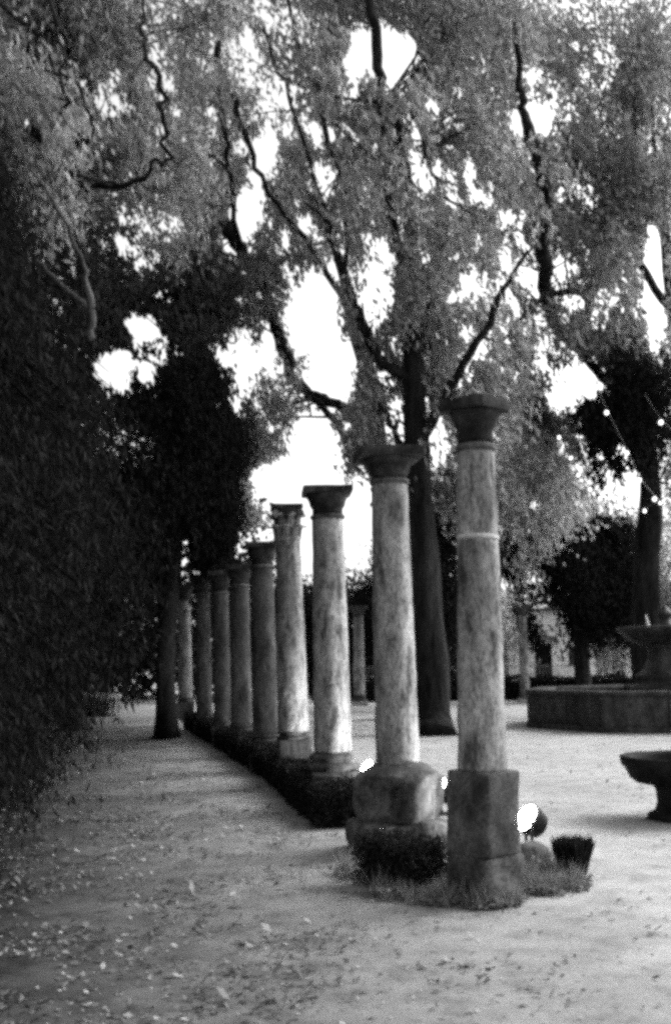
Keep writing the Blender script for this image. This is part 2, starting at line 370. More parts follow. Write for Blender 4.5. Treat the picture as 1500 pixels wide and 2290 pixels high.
def tree(name, label, cat, base, trunk, limbs, lobes, leafmat, barkmat, n=60, R=0.26, L=0.10, W=0.06, droop=0.2, k_br=120, group=None, gaps=True, rng=None, seed=1, flat=0.7, pad=6, rough=0.25, clump=2.5, along=None):
    rng = np.random.default_rng(seed); base = Vector(base)
    t = empty(name, base); tag(t, label, cat, group)
    tp = [Vector(p) - base for p, r in trunk]
    link('trunk', tube('trunk', tp, [r for p, r in trunk], 18, 6, 0.0, rough, seed), barkmat, t)
    lps = [[p + base for p in smooth_path(tp, [1] * len(tp), 4)[0]]]
    for lb in limbs:
        pp, rr = smooth_path([Vector(p) for p, r in lb], [r * 0.8 for p, r in lb], 6, 0.035)
        V_, F_ = tube_data([p - base for p in pp], rr, 10, 0.55, seed)
        link('limb', mesh('limb', V_, F_), barkmat, t)
        lps.append(pp)
    C = lobes_points(lobes, rng)
    C = C[C[:, 2] > 0.25]
    if gaps: C = C[keep(C, rng, pad)]
    if clump:
        nv = np.array([noise.noise(Vector(c) * 0.55 + Vector((seed, 0, 0))) + 0.6 * noise.noise(Vector(c) * 1.5 + Vector((0, seed, 0))) for c in C])
        C = C[rng.random(len(C)) < np.clip(0.46 + nv * clump, 0.0, 1)]
    Q = sprays(C, n, R, L, W, rng, droop, flat, along)
    if gaps: Q = Q[keep(Q[:, 0], rng, -3, 5)]; Q = Q[keep(Q[:, 2] * 0.6 + Q[:, 0] * 0.4, rng, -4, 3)]
    Q = Q - np.array(tuple(base)); 
    link('crown', quads('crown', Q), leafmat, t)
    if k_br: o_ = link('branch', branches(C, lps, int(k_br * 1.6), rng, 0.035, gaps), barkmat, t); o_.data.transform(Matrix.Translation(-base)); o_['kind'] = 'stuff'
    return t

# ------------------------------------------------------------------ the colonnade
def zat(px, py, Y): return at(px, py, Y).z
def doric_capital(t, r1, z0, z1, half, rz, seed, mcap, cut=0.04, ab=0.10, neck=0.10):
    """astragal ring, neck, echinus and a square abacus between z0 and z1"""
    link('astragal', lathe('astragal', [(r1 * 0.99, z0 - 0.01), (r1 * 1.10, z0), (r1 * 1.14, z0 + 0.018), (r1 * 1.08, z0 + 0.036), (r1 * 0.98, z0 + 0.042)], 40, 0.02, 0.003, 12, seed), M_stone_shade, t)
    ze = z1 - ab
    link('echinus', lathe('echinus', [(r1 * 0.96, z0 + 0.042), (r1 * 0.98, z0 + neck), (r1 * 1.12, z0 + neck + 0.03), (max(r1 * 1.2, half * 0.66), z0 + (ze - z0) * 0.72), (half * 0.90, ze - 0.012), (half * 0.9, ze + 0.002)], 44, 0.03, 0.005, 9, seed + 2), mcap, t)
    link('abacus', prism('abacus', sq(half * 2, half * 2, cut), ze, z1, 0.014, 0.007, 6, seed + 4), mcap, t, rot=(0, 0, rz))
def attic_base(t, r0, z0, z1, half, seed):
    h = z1 - z0
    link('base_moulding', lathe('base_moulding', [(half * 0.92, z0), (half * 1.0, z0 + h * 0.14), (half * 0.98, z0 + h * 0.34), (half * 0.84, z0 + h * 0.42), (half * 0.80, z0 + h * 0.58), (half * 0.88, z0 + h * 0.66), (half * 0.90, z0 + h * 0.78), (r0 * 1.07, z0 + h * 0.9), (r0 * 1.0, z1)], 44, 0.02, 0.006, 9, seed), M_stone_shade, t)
def shaft(t, r0, r1, z0, z1, seed, m, joints=()):
    zs = [z0] + list(joints) + [z1]
    rr = lambda z: r0 + (r1 - r0) * ((z - z0) / (z1 - z0)) ** 1.15
    for a, b in zip(zs[:-1], zs[1:]):
        g_ = 0.006
        sm = (lathe('shaft', [(rr(a) - 0.006, a + (g_ if a != z0 else 0)), (rr(a), a + 0.02), (rr((a + b) / 2), (a + b) / 2), (rr(b), b - 0.02), (rr(b) - 0.006, b - (g_ if b != z1 else 0))], 56, 0.03, 0.008, 6, seed + a))
        for v in sm.vertices:
            q = noise.noise(v.co * 11 + Vector((seed, a, 0))) + 0.5 * noise.noise(v.co * 27)
            if q > 0.34: v.co.x *= 1 - (q - 0.34) * 0.22; v.co.y *= 1 - (q - 0.34) * 0.22
        link('shaft', sm, m, t)
    for z in joints:
        link('mortar_joint', lathe('mortar_joint', [(rr(z) + 0.001, z - 0.018), (rr(z) + 0.007, z - 0.006), (rr(z) + 0.006, z + 0.008), (rr(z) - 0.002, z + 0.02)], 44, 0.01, 0.004, 14, seed), M_joint, t)

GC = 'old stone columns of the garden colonnade'
XS = [1076, 888, 743, 656, 592, 539, 498, 457, 415]
YS = [7.5 * 886 / (x - 190) for x in XS]
SB = [(1078, 1715), (889, 1705), (744, 1670), (656, 1630), (593, 1630), (540, 1610), (498, 1600), (457, 1590), (415, 1550)]   # foot and top of each shaft's axis
ST = [(1062, 960), (869, 1060), (732, 1150), (643, 1200), (586, 1270), (536, 1315), (493, 1330), (453, 1335), (412, 1350)]
CX, TILT = [], []
for (a, b), (c, d), y in zip(SB, ST, YS):
    p, q = at(a, b, y), at(c, d, y); k = (q.x - p.x) / (q.z - p.z); CX.append(p.x - k * p.z); TILT.append(math.atan(k))
def colroot(i, label):
    t = empty('stone_column', (CX[i], YS[i], 0)); t.rotation_euler = (0, TILT[i], 0); tag(t, label, 'column', GC); return t

# first column
Y = YS[0]; t = colroot(0, 'nearest stone column with a pale mortar band round its shaft, on a dark block turned cornerwise')
z_ = lambda py: zat(XS[0], py, Y)
link('plinth', prism('plinth', sq(0.365, 0.36), -0.03, z_(1905), 0.03, 0.03, 5, 2, 5, 1.05), M_ped, t, rot=(0, 0, math.radians(38)))
link('pedestal', prism('pedestal', sq(0.375, 0.37, 0.03), z_(1905), z_(1722), 0.02, 0.012, 5, 5, 6, 1.02), M_ped, t, rot=(0, 0, math.radians(41)))
shaft(t, 0.168, 0.132, z_(1722), z_(1010), 3, M_stone, [z_(1203)])
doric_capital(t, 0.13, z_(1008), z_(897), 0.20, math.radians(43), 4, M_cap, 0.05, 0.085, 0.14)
# second
Y = YS[1]; t = colroot(1, 'second stone column, its smooth shaft standing on a carved round block with dark hollows')
z_ = lambda py: zat(XS[1], py, Y)
link('foundation_slab', prism('foundation_slab', sq(0.78, 0.70, 0.1), -0.03, z_(1832), 0.04, 0.055, 5, 9, 8, 1.08), M_stone_shade, t, rot=(0, 0, 0.3))
dm = lathe('carved_drum', [(0.31, z_(1832)), (0.345, z_(1815)), (0.36, z_(1780)), (0.37, z_(1745)), (0.35, z_(1730)), (0.25, z_(1712)), (0.20, z_(1706))], 72, 0.02, 0.024, 6, 12)
for v in dm.vertices:
    a = math.atan2(v.co.y, v.co.x) + 0.5; q = 0.93 / (abs(math.cos(a)) ** 5 + abs(math.sin(a)) ** 5) ** 0.2 if v.co.z < z_(1735) else 1; v.co.x *= q; v.co.y *= q
for v in dm.vertices:                      # worn hollows between the old capital's leaves
    a = math.atan2(v.co.y, v.co.x); zz = (v.co.z - z_(1832)) / (z_(1728) - z_(1832))
    if 0.05 < zz < 1.0:
        q = 1.5 * max(0, math.cos(a * 4 + 0.4)) ** 4 * max(0, math.sin(math.pi * min(1, zz * 1.05)))
        v.co.x *= 1 - 0.28 * q; v.co.y *= 1 - 0.28 * q
link('carved_drum', dm, M_ped, t)
shaft(t, 0.190, 0.163, z_(1708), z_(1083), 5, M_stone)
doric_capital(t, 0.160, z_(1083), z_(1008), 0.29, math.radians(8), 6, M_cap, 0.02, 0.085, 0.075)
# third
Y = YS[2]; t = colroot(2, 'third stone column, thick at the foot above a broad moulded round base, under a plain slab capital')
z_ = lambda py: zat(XS[2], py, Y)
link('foundation_slab', prism('foundation_slab', sq(0.66, 0.62), -0.03, z_(1742), 0.03, 0.02, 5, 8), M_ped, t, rot=(0, 0, 0.2))
link('plinth', prism('plinth', sq(0.56), z_(1742), z_(1722), 0.02, 0.01, 5, 8), M_stone_shade, t, rot=(0, 0, 0.2))
attic_base(t, 0.208, z_(1722), z_(1680), 0.29, 8)
shaft(t, 0.208, 0.178, z_(1680), z_(1160), 7, M_stone)
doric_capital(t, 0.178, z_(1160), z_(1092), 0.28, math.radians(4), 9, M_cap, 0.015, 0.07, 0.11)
# fourth: Corinthian
Y = YS[3]; t = colroot(3, 'fourth stone column, the one whose capital is carved with leaves and scrolls')
z_ = lambda py: zat(XS[3], py, Y)
link('pedestal', prism('pedestal', sq(0.43), -0.03, z_(1652), 0.02, 0.012, 5, 11), M_stone_shade, t, rot=(0, 0, 0.15))
attic_base(t, 0.205, z_(1652), z_(1636), 0.225, 10)
shaft(t, 0.205, 0.165, z_(1636), z_(1206), 11, M_stone)
z0, z1 = z_(1206), z_(1130); h = z1 - z0
link('astragal', lathe('astragal', [(0.165, z0 - 0.02), (0.185, z0), (0.165, z0 + 0.02)], 36, 0.01, 0.002), M_stone, t)
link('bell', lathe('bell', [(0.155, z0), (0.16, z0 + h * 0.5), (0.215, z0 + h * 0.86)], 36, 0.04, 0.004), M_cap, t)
def acanthus(hh):
    V = []; Fc = []; nu, nv = 7, 9
    for side in (0, 1):
        for j in range(nv):
            s = j / (nv - 1); wdt = 0.062 * (1 - 0.45 * s) * (1 + 0.18 * math.sin(s * 21))
            out = 0.02 + 0.03 * s + (0.075 * max(0, s - 0.62) / 0.38); z = hh * (s if s < 0.8 else 0.8 - (s - 0.8) * 0.7)
            for i in range(nu):
                u = i / (nu - 1) * 2 - 1
                V.append((out - 0.022 * u * u + 0.012 * math.cos(u * 9) - side * 0.02, u * wdt, z))
    for side in (0, 1):
        o = side * nu * nv
        for j in range(nv - 1):
            for i in range(nu - 1):
                q = (o + j * nu + i, o + j * nu + i + 1, o + (j + 1) * nu + i + 1, o + (j + 1) * nu + i)
                Fc.append(q if side == 0 else tuple(reversed(q)))
    o = nu * nv
    for j in range(nv - 1):
        for i in (0, nu - 1): Fc.append((j * nu + i, (j + 1) * nu + i, o + (j + 1) * nu + i, o + j * nu + i))
    return mesh('acanthus_leaf', V, Fc)
la, lb = acanthus(h * 0.48), acanthus(h * 0.55)
for k in range(8):
    a = k * math.pi / 4
    link('acanthus_leaf', la, M_stone, t, (0.150 * math.cos(a), 0.150 * math.sin(a), z0 + 0.01), (0, 0, a))
    a += math.pi / 8
    link('acanthus_leaf', lb, M_stone, t, (0.152 * math.cos(a), 0.152 * math.sin(a), z0 + h * 0.3), (0, 0, a))
sp = []; 
for k in range(26):
    th = k * 0.42; r = 0.062 * math.exp(-th * 0.16); sp.append((0.0 + r * math.cos(th + 2.2), 0, r * math.sin(th + 2.2)))
vm = tube('volute', [(-0.16, 0, -0.14), (-0.10, 0, -0.02)] + sp, [0.016, 0.018] + [0.019 - 0.0004 * k for k in range(26)], 8, 2)
for k in range(4):
    a = math.pi / 4 + k * math.pi / 2 + 0.15
    link('volute', vm, M_stone, t, (0.245 * math.cos(a), 0.245 * math.sin(a), z0 + h * 0.74), (0, 0, a))
ap = []
for k in range(4):
    a0 = math.pi / 4 + k * math.pi / 2
    c0 = Vector((math.cos(a0), math.sin(a0))) * 0.30; c1 = Vector((math.cos(a0 + math.pi / 2), math.sin(a0 + math.pi / 2))) * 0.30
    for s in (0.06, 0.3, 0.5, 0.7, 0.94):
        p = c0.lerp(c1, s); p *= 1 - 0.16 * math.sin(math.pi * s); ap.append((p.x, p.y))
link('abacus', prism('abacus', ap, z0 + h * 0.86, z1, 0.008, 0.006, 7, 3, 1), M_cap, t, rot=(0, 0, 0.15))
# the receding ones
def far_col(i, label, py_b, py_sh0, py_sh1, py_top, r0, r1, half, seed, m=M_stone):
    Y = YS[i]; t = colroot(i, label); z_ = lambda py: zat(XS[i], py, Y)
    zb = max(0.12, z_(py_sh0) - 0.13)
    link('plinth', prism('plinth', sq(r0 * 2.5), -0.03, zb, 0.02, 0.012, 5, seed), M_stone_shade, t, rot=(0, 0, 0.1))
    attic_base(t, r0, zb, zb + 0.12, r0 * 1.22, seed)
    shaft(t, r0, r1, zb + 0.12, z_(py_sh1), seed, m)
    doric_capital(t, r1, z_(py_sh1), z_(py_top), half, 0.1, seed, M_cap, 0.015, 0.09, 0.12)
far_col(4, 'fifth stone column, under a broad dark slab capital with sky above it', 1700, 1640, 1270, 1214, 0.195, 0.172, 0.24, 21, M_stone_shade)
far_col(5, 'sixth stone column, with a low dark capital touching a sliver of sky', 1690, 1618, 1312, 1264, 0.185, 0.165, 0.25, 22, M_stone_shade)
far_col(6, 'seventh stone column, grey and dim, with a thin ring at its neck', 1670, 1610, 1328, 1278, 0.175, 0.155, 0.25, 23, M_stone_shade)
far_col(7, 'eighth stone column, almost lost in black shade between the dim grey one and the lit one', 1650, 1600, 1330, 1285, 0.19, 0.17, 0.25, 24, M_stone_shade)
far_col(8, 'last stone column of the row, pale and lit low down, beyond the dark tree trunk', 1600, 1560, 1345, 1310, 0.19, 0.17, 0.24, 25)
# two columns of the far side of the court
def court_col(px, pyb, r, top, label, seed):
    b = gp(px, pyb); t = empty('stone_column', (b.x, b.y, 0)); tag(t, label, 'column', 'slender columns on the far side of the court')
    link('plinth', prism('plinth', sq(r * 2.9), -0.02, 0.16, 0.01, 0.01, 5, seed, 1), M_pale, t)
    attic_base(t, r, 0.16, 0.40, r * 1.3, seed)
    shaft(t, r, r * 0.86, 0.40, top - 0.4, seed, M_stone)
    doric_capital(t, r * 0.86, top - 0.4, top, r * 1.6, 0.1, seed, M_stone_shade, 0.02, 0.1, 0.1)
court_col(804, 1578, 0.21, 3.7, 'slender far column seen between the third and second stone columns', 31)
court_col(1174, 1572, 0.18, 3.7, 'slender far column just left of the octagonal basin', 32)

# ------------------------------------------------------------------ floodlights on the ground, right of the columns
GL = 'lit floodlights on the ground behind the columns'
def floodlight(x, y, label, e=14.0, vis=1):
    t = empty('floodlight', (x, y, 0)); tag(t, label, 'floodlight', GL)
    base = prism('ground_plate', sq(0.20, 0.16), 0.0, 0.03, 0.006, 0, cuts=0)
    link('ground_plate', base, M_metal, t)
    for s in (-1, 1):
        link('bracket', prism('bracket', sq(0.022, 0.05), 0.028, 0.27, 0.003, 0, cuts=0), M_metal, t, (0, s * 0.142, 0))
    rot = (0, math.radians(-58), math.radians(22))            # faces left, upwards and a little to the path
    hd = link('housing', lathe('housing', [(0.045, -0.17), (0.075, -0.15), (0.10, -0.06), (0.125, 0.0), (0.132, 0.02), (0.122, 0.022)], 32, 0.05, 0), M_metal, t, (0, 0, 0.27), rot)
    link('lamp_glass', lathe('lamp_glass', [(0.121, 0.016), (0.10, 0.034), (0.06, 0.045), (0.01, 0.05)], 32, 0.05, 0), M_lampglass, hd)
    for k in range(5):
        link('cooling_fin', lathe('cooling_fin', [(0.07 + k * 0.008, -0.13 + k * 0.024), (0.105 + k * 0.006, -0.128 + k * 0.024), (0.105 + k * 0.006, -0.124 + k * 0.024), (0.07 + k * 0.008, -0.122 + k * 0.024)], 28, 0.1, 0), M_metal, hd)
    ld = bpy.data.lights.new('lamp', 'SPOT'); ld.energy = e; ld.spot_size = math.radians(125); ld.spot_blend = 0.9; ld.shadow_soft_size = 0.1
    lo = bpy.data.objects.new('lamp', ld); COL.objects.link(lo); lo.parent = hd; lo.location = (0, 0, 0.075); lo.rotation_euler = (math.pi, 0, 0)
    return t
p = gp(1183, 1905); floodlight(p.x, p.y, 'lit floodlight right of the nearest column pedestal, its round glass glaring white', 60)
p = at(984, 1800, 11.6); floodlight(p.x, p.y, 'lit floodlight glaring between the first and second column feet', 90)
p = at(822, 1760, 13.7); floodlight(p.x, p.y, 'lit floodlight glaring just right of the third column base', 90)
ord_ = ['fourth', 'fifth', 'sixth', 'seventh']
for i, nm in zip((4, 5, 6, 8), ('fifth', 'sixth', 'seventh', 'last')):
    floodlight(CX[i] + 0.34, YS[i] + 0.75, 'lit floodlight at the foot of the %s stone column of the row' % nm, 60)

# ------------------------------------------------------------------ octagonal basin and fountain
bc = at(1492, 1482, 26.6); bx, by = bc.x, 26.6; RB = 3.55
t = empty('fountain', (bx, by, 0)); tag(t, 'dark stone fountain with a raised octagonal basin and a bowl on a thick stem', 'fountain')
ang0 = math.radians(180 + 5)
def vtx(k, r): a = ang0 + k * math.pi / 4; return Vector((r * math.cos(a), r * math.sin(a)))
zr = 0.80
for k in range(8):
    a, b = vtx(k, RB - 0.10), vtx(k + 1, RB - 0.10); ai, bi = vtx(k, RB - 0.34), vtx(k + 1, RB - 0.34)
    for s0, s1 in ((0.03, 0.495), (0.505, 0.97)):
        poly = [tuple(a.lerp(b, s0)), tuple(a.lerp(b, s1)), tuple(ai.lerp(bi, s1)), tuple(ai.lerp(bi, s0))]
        link('wall_panel', prism('wall_panel', poly, 0.13, zr, 0.01, 0.008, 3, k, 3), M_fount, t)
    po = vtx(k, RB - 0.16); pp = [(po.x + x, po.y + y) for x, y in sq(0.30, 0.30, 0.06)]
    link('corner_post', prism('corner_post', pp, 0.12, zr - 0.003, 0.012, 0.006, 4, k, 2), M_fount, t)
    a, b = vtx(k, RB + 0.04), vtx(k + 1, RB + 0.04); ai, bi = vtx(k, RB - 0.46), vtx(k + 1, RB - 0.46)
    link('base_step', prism('base_step', [tuple(a), tuple(b), tuple(bi), tuple(ai)], -0.02, 0.128, 0.015, 0.008, 3, k, 2), M_fount, t)
    for s0, s1 in ((0.0, 0.498), (0.502, 1.0)):
        poly = [tuple(a.lerp(b, s0)), tuple(a.lerp(b, s1)), tuple(ai.lerp(bi, s1)), tuple(ai.lerp(bi, s0))]
        link('coping_stone', prism('coping_stone', poly, zr + 0.002, zr + 0.10, 0.02, 0.008, 3, k + 3, 3), M_fount, t)
wp = [tuple(vtx(k, RB - 0.35)) for k in range(8)]
link('water', mesh('water', [(x, y, zr - 0.12) for x, y in wp], [tuple(range(8))], False), M_water, t)
link('stem', lathe('stem', [(0.95, zr - 0.3), (0.95, zr + 0.12), (0.78, zr + 0.2), (0.80, zr + 0.4), (0.62, zr + 0.5), (0.50, zr + 0.75), (0.46, zr + 1.0), (0.56, zr + 1.12)], 40, 0.06, 0.008, 5, 3), M_fount, t)
link('bowl', lathe('bowl', [(0.50, zr + 1.10), (0.85, zr + 1.22), (1.10, zr + 1.42), (1.18, zr + 1.50), (1.19, zr + 1.57), (1.10, zr + 1.58), (0.98, zr + 1.48), (0.3, zr + 1.42)], 48, 0.06, 0.006, 5, 4), M_fount, t)
link('finial', lathe('finial', [(0.30, zr + 1.42), (0.22, zr + 1.6), (0.12, zr + 1.75), (0.2, zr + 1.9), (0.1, zr + 2.0), (0.03, zr + 2.1)], 24, 0.05, 0.004, 6, 5), M_fount, t)
jt = tube('water_jet', [(-0.52, -0.35, zr + 1.50), (-0.55, -0.35, zr + 1.70), (-0.57, -0.34, zr + 1.86)], [0.05, 0.035, 0.008], 10, 4, 0.003)
link('water_jet', jt, M_white, t)

# dark bowl on a foot, at the right
b = gp(1500, 1832)
t = empty('stone_urn', (at(1520, 1482, b.y).x, b.y, 0)); tag(t, 'low wide stone bowl, backlit to black, on a stout foot, standing on the bright gravel', 'urn')
zt = zat(1450, 1690, b.y)
link('foot', lathe('foot', [(0.40, -0.02), (0.40, 0.05), (0.33, 0.08), (0.30, 0.16), (0.31, zt * 0.45), (0.34, zt * 0.54)], 40, 0.04, 0.005, 6, 7), M_black, t)
link('bowl', lathe('bowl', [(0.33, zt * 0.53), (0.50, zt * 0.58), (0.56, zt * 0.66), (0.61, zt * 0.82), (0.64, zt * 0.86), (0.65, zt * 0.99), (0.63, zt), (0.55, zt - 0.01), (0.5, zt * 0.8), (0.1, zt * 0.72)], 56, 0.03, 0.004, 6, 8), M_black, t)

# ------------------------------------------------------------------ far side: hedge, railing, white building
def leafy_box(name, pts, half, h, label, cat, seed, lmat=M_hedge, dens=900, L=0.05, W=0.03, rnd=0.05, group=None, z0=0.0):
    """clipped hedge along the polyline pts: dark twiggy core with a shell of leaves"""
    rng = np.random.default_rng(seed); base = Vector((pts[0][0], pts[0][1], 0))
    t = empty(name, base); tag(t, label, cat, group)
    P = [Vector((p[0], p[1], 0)) - base for p in pts]; A = []; core = Bag()
    for p, q in zip(P[:-1], P[1:]):
        d = (q - p); Ln = d.length; d.normalize(); s = Vector((-d.y, d.x, 0))
        n = int(dens * Ln * (2 * h + 2 * half))
        u = rng.random(n) * Ln; v = rng.random(n) * (2 * h + 2 * half)
        off = np.where(v < h, -half, np.where(v < h + 2 * half, v - h - half, half)); zz = np.where(v < h, v, np.where(v < h + 2 * half, h, v - h - 2 * half))
        k = int(dens * 2 * half * h)
        ue = np.concatenate([np.zeros(k), np.full(k, Ln)]); oe = rng.uniform(-half, half, 2 * k); ze = rng.uniform(0, h, 2 * k)
        u = np.concatenate([u, ue]); off = np.concatenate([off, oe]); zz = np.concatenate([zz, ze])
        wob = np.array([noise.noise(Vector((float(a) * 1.7, float(b) * 2, float(c) * 2 + seed))) for a, b, c in zip(u, off, zz)])
        sc = 1 + wob * 0.22
        C = np.array(tuple(p)) + u[:, None] * np.array(tuple(d)) + (off * sc)[:, None] * np.array(tuple(s)); C[:, 2] += zz * sc + 0.01 + z0
        C += rng.normal(0, rnd * 0.4, C.shape); C[:, 2] = np.maximum(C[:, 2], 0.01); A.append(C)
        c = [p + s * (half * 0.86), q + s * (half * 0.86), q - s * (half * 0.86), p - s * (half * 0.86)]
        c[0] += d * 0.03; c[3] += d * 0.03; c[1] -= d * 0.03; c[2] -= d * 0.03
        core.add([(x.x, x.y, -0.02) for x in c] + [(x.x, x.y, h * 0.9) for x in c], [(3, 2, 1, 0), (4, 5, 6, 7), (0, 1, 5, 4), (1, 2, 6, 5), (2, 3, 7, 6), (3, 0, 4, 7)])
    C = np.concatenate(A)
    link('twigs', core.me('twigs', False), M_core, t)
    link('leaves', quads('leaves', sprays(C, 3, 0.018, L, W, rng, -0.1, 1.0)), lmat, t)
    return t
a, b = at(700, 1482, 44.5), at(1420, 1482, 44.5)
leafy_box('hedge', [(a.x, 44.5), (b.x, 44.5)], 0.4, 0.85, 'long low dark clipped hedge across the far side of the court', 'hedge', 3, dens=110, L=0.13, W=0.09, rnd=0.1)
t = empty('railing', (at(790, 1482, 49).x, 49, 0)); tag(t, 'thin iron railing of upright bars behind the far hedge', 'railing')
Lr = at(1295, 1482, 49).x - at(790, 1482, 49).x; zt = 1.45
for z in (0.12, zt - 0.12):
    link('rail', tube('rail', [(0, 0, z), (Lr, 0, z)], [0.022, 0.022], 8, 1), M_iron, t)
bar = tube('bar', [(0, 0, 0), (0, 0, zt)], [0.016, 0.014], 6, 1)
for i in range(int(Lr / 0.14) + 1): link('bar', bar, M_iron, t, (i * 0.14, -0.03, 0))
for i in range(int(Lr / 2.1) + 1): link('post', tube('post', [(0, 0, 0), (0, 0, zt + 0.12)], [0.04, 0.04], 8, 1), M_iron, t, (i * 2.1, 0.04, 0))
# white building
o = at(1150, 1482, 66)
t = empty('white_building', (o.x, 66, 0)); tag(t, 'white rendered building glimpsed through the trees behind the railing', 'building')
wd = at(1330, 1482, 66).x - o.x; hh = zat(1200, 1368, 66)
link('wall', prism('wall', [(0, 0), (wd, 0), (wd, 5), (0, 5)], -0.05, hh, 0.0, 0, cuts=0), M_white, t)
link('roof', prism('roof', [(-0.3, -0.4), (wd + 0.3, -0.4), (wd + 0.3, 5.3), (-0.3, 5.3)], hh + 0.002, hh + 0.22, 0.02, 0, cuts=0), M_roof, t)
x0 = at(1196, 1482, 66).x - o.x; x1 = at(1234, 1482, 66).x - o.x; z1 = zat(1215, 1428, 66)
link('doorway', prism('doorway', [(x0, -0.05), (x1, -0.05), (x1, 0.3), (x0, 0.3)], 0, z1 - 0.3, 0.01, 0, cuts=0), M_core, t)
link('canopy_roof', mesh('canopy_roof', [(x0 - .3, 0, z1 + .35), (x1 + .3, 0, z1 + .1), (x1 + .3, -1.1, z1 - .25), (x0 - .3, -1.1, z1), (x0 - .3, 0, z1 + .27), (x1 + .3, 0, z1 + .02), (x1 + .3, -1.1, z1 - .33), (x0 - .3, -1.1, z1 - .08)], [(0, 1, 2, 3), (7, 6, 5, 4), (3, 2, 6, 7), (1, 0, 4, 5), (2, 1, 5, 6), (0, 3, 7, 4)], False), M_roof, t)
for k, xx in enumerate((x1 + 1.0, x1 + 2.4)):
    if xx + 0.9 < wd:
        f = link('window', prism('window', [(xx, -0.03), (xx + 0.8, -0.03), (xx + 0.8, 0.1), (xx, 0.1)], 1.2, 2.4, 0.01, 0, cuts=0), M_iron, t)
        link('pane', prism('pane', [(xx + 0.07, -0.04), (xx + 0.73, -0.04), (xx + 0.73, -0.02), (xx + 0.07, -0.02)], 1.27, 2.33, 0.0, 0, cuts=0), M_water, f)

# ------------------------------------------------------------------ hedges and planting by the colonnade
e0 = gp(738, 1852); e1 = gp(610, 1752); e2 = gp(480, 1672); e3 = gp(405, 1630)
sh = lambda p, s: (p.x + s, p.y)
leafy_box('hedge', [sh(e0, 0.12), sh(e1, 0.22), sh(e2, 0.3), sh(e3, 0.35)], 0.24, 0.36, 'low dark box hedge running along the foot of the colonnade beside the path', 'hedge', 5, dens=1000, L=0.05, W=0.03)
q0, q1 = gp(830, 1985), gp(975, 2012)
leafy_box('hedge', [(q0.x+.06, q0.y + 0.27), (q1.x - .02, q1.y + 0.22)], 0.18, 0.33, 'short black clipped hedge before the carved block of the second column', 'hedge', 6, dens=2200, L=0.035, W=0.02)
def blades(C, h, wdt, rng, lean=0.35):
    N = len(C); d = rng.normal(0, lean, (N, 3)); d[:, 2] = 1; d /= np.linalg.norm(d, axis=1)[:, None]
    a = rng.uniform(0, 2 * math.pi, N); s = np.stack([np.cos(a), np.sin(a), np.zeros(N)], 1) * wdt
    hh = (h * np.ones(N) * rng.uniform(0.4, 1.35, N))[:, None]
    Q = np.empty((N, 4, 3)); Q[:, 0] = C - s / 2; Q[:, 1] = C + s / 2
    Q[:, 2] = C + d * hh * 0.6 + s * 0.3; Q[:, 3] = C + d * hh
    return Q
rng = np.random.default_rng(3)
# little upright tuft
p = gp(1282, 1957); t = empty('tufted_plant', (p.x, p.y, 0)); tag(t, 'small dark tufted plant, wide at its top, on the gravel right of the nearest column', 'plant')
N = 1500; a = rng.uniform(0, 6.283, N); r = 0.085 * np.sqrt(rng.random(N))
C = np.stack([r * np.cos(a), r * np.sin(a), np.full(N, 0.0)], 1); d = np.stack([np.cos(a) * r * 1.0, np.sin(a) * r * 1.0, np.full(N, 0.27)], 1) * rng.uniform(0.7, 1.08, N)[:, None]
s = rng.normal(0, 1, (N, 3)); s[:, 2] = 0; s /= np.linalg.norm(s, axis=1)[:, None]; s *= 0.006
Q = np.empty((N, 4, 3)); Q[:, 0] = C - s; Q[:, 1] = C + s; Q[:, 2] = C + d * 0.8 + s; Q[:, 3] = C + d + rng.normal(0, .008, (N, 3))
link('leaves', quads('leaves', Q), M_hedge, t)
link('stem', lathe('stem', [(0.055, -0.01), (0.06, 0.06), (0.10, 0.21), (0.02, 0.22)], 20, 0.03, 0.006, 9, 1), M_core, t)
# ground cover round the first two columns
rng = np.random.default_rng(8)
pts = []
for (px, py, rx, ry, n) in [(1080, 1985, 120, 30, 3600), (1180, 1965, 120, 36, 2600), (1060, 2022, 110, 14, 2600), (930, 2005, 60, 14, 500), (1230, 1985, 90, 22, 1200), (1000, 1990, 200, 40, 900), (790, 1960, 40, 16, 300), (900, 1930, 90, 30, 700), (820, 1800, 60, 16, 600), (700, 1740, 60, 14, 600), (960, 1900, 60, 30, 500)]:
    for _ in range(n):
        a = random.uniform(0, 6.283); q = math.sqrt(random.random())
        g_ = gp(px + rx * q * math.cos(a), py + ry * q * math.sin(a))
        if random.random() > 0.55 + 1.9 * noise.noise(Vector((g_.x * 4.5, g_.y * 4.5, 2))): continue
        pts.append((g_.x, g_.y, 0.005))
tag(link('ground_cover', quads('ground_cover', np.concatenate([blades(np.array(pts), 0.13 * (1 + 0.9 * np.array([noise.noise(Vector((p_[0] * 6, p_[1] * 6, 5))) for p_ in pts])), 0.010, rng, 0.5) * np.array([1, 1, 1.0]), sprays(np.array(pts) + np.array([0, 0, 0.03]), 1, 0.02, 0.05, 0.03, rng, 0, 0.8)])), M_grass), 'patchy weeds and grass growing round the column feet', 'weeds', kind='stuff')
